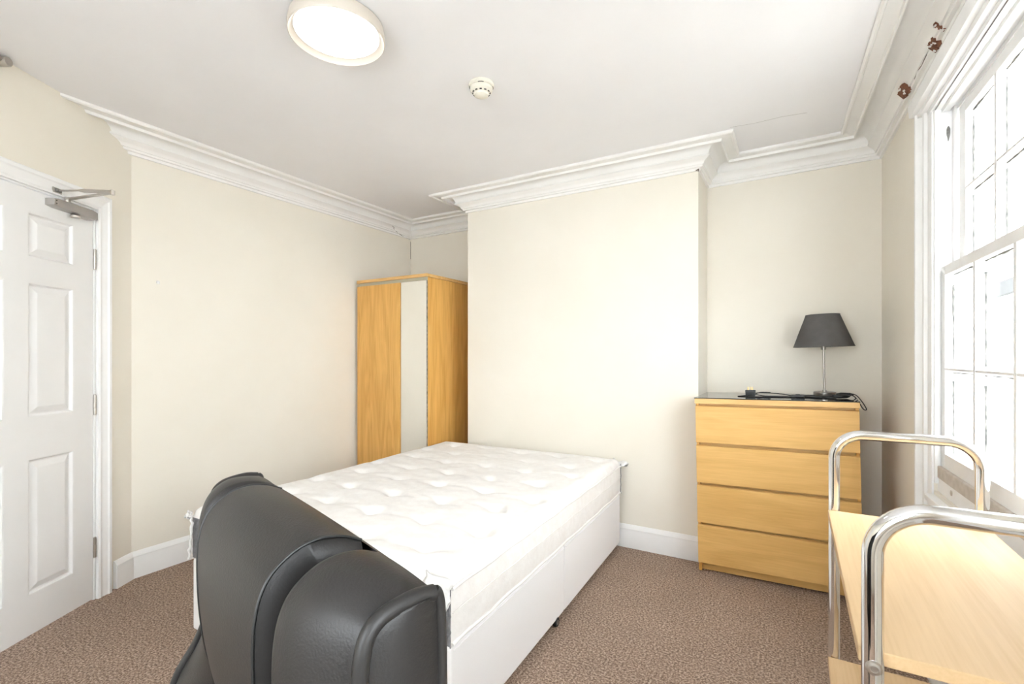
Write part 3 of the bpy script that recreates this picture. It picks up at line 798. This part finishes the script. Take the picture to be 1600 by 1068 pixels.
def fade(i):                                                    # cushions thin out where they tuck in over the crown
    return min(1, .15 + i/14.0)
def cushion(nm, u0, u1, offs, n=26):
    rws = []
    for i in range(NF):
        row = []
        for k in range(n+1):
            t = k/n; row.append(ptf(i, u0+(u1-u0)*t, offs(t)*fade(i)))
        rws.append(row)
    return MB().grid(rws).build(nm, 'leather', och, smooth=70)
def c_off(t):
    x = abs(2*t-1); return .010 - .008*x*x - (.11*((x-.87)/.13)**1.2 if x > .87 else 0)
cc = cushion('centre_cushion', .118, .392, c_off, 44)
def b_off(t):                                                   # t = 0 at the outer piping, 1 at the valley
    return .012*math.sin(PI*min(1, t*1.15))**.8 - .004 - (.10*((t-.74)/.26)**1.5 if t > .74 else 0) if t < .87 else -.004 - .10*((t-.74)/.26)**1.5
nbs = cushion('side_bolster', .010, .130, b_off)
fbs = cushion('side_bolster', .484, .380, b_off)
# seams: a dark line along each edge of the centre cushion
def seam_line(u, off, r, nm, par, i0=0):
    MB().tube([ptf(i, u, off*fade(i)) for i in range(i0, NF)], r, 8).build(nm, 'piping', par, smooth=60)
for u in (.118+.274*.066, .392-.274*.066): seam_line(u, .0040, .0016, 'seam', cc)
# piping and side gusset
for u, o_, sgn in ((.010, nbs, -1), (.484, fbs, 1)):
    MB().tube([ptf(i, u, -.002) for i in range(NF)], .0062, 10).build('piping', 'leather', o_, smooth=60)
    MB().tube([ptb(i, u) for i in range(NBk)], .0045, 8).build('piping', 'leather', o_, smooth=60)
    rws = []
    for i in range(NF):
        a_ = Vector(ptf(i, u, -.003)); j = min(NBk-1, int(round(i*(NBk-1)/(NF-1))))
        # match by height on the rear profile
        j = min(range(NBk), key=lambda q: abs(prof_b[q].y - min(prof_f[i].y, 1.069)))
        b_ = Vector(ptb(j, u)); row = []
        for k in range(9):
            t = k/8; q = a_.lerp(b_, t); q.x += sgn*.007*math.sin(PI*t)*min(1, i/6.0); row.append(q)
        rws.append(row)
    MB().grid(rws).build('side_gusset', 'leather', och, smooth=70)
rws = [[ptb(i, .010+.474*k/24, .004*math.sin(PI*k/24)*min(1, i/5)) for k in range(25)] for i in range(NBk)]
MB().grid(rws).build('back_shell', 'leather', och, smooth=70)
# seat, arms, gas lift and star base (mostly below the frame)
rws = []
for i in range(17):
    a0 = -PI/2 + PI*i/16
    rws.append([(UC + (.25+.03*math.cos(a0))*max(-1, min(1, 1.25*math.cos(2*PI*k/40)))*(1 if True else 0), .33 + (.24+.03*math.cos(a0))*max(-1, min(1, 1.25*math.sin(2*PI*k/40))), .455+.05*math.sin(a0)) for k in range(40)])
se = MB().grid(rws, closed_v=True); se.f += [tuple(range(40)), tuple(range(640, 680))]; se.build('seat', 'leather', och, smooth=60)
for sgn in (-1, 1):
    x = UC + sgn*.315
    ar = MB().tube(catmull([(x-sgn*.05, .05, .46), (x, .10, .52), (x, .14, .62), (x, .22, .655), (x, .36, .65), (x, .44, .61), (x, .42, .52), (x-sgn*.05, .36, .455)], 6), .017, 12).build('armrest', 'plastic', och, smooth=60)
    MB().box(x-.028, x+.028, .17, .40, .655, .682).build('arm_pad', 'leather', ar, bevel=.01, seg=3)
bxc, byc = UC, .30
MB().lathe([(.032, .10), (.032, .26), (.016, .262), (.016, .40)], 24, (bxc, byc, 0)).build('gas_lift', 'plastic', och, smooth=40)
bx('tilt_plate', 'plastic', och, bxc-.09, bxc+.09, byc-.11, byc+.11, .375, .408, .004)
for k in range(5):
    a_ = 2*PI*k/5 + .3; dx, dy = math.cos(a_), math.sin(a_)
    lg = MB().tube([(bxc+dx*.02, byc+dy*.02, .12), (bxc+dx*.15, byc+dy*.15, .108), (bxc+dx*.29, byc+dy*.29, .075)], .02, 10, radii=[.026, .021, .015]).build('base_leg', 'plastic', och, smooth=50)
    castor(och, bxc+dx*.29, byc+dy*.29, .026, .034, .026, a_)
bx('back_bracket', 'plastic', och, bxc-.04, bxc+.04, -.055, -.030, .36, .62, .004)
bx('back_bracket', 'plastic', och, bxc-.04, bxc+.04, -.055, .20, .36, .376, .004)
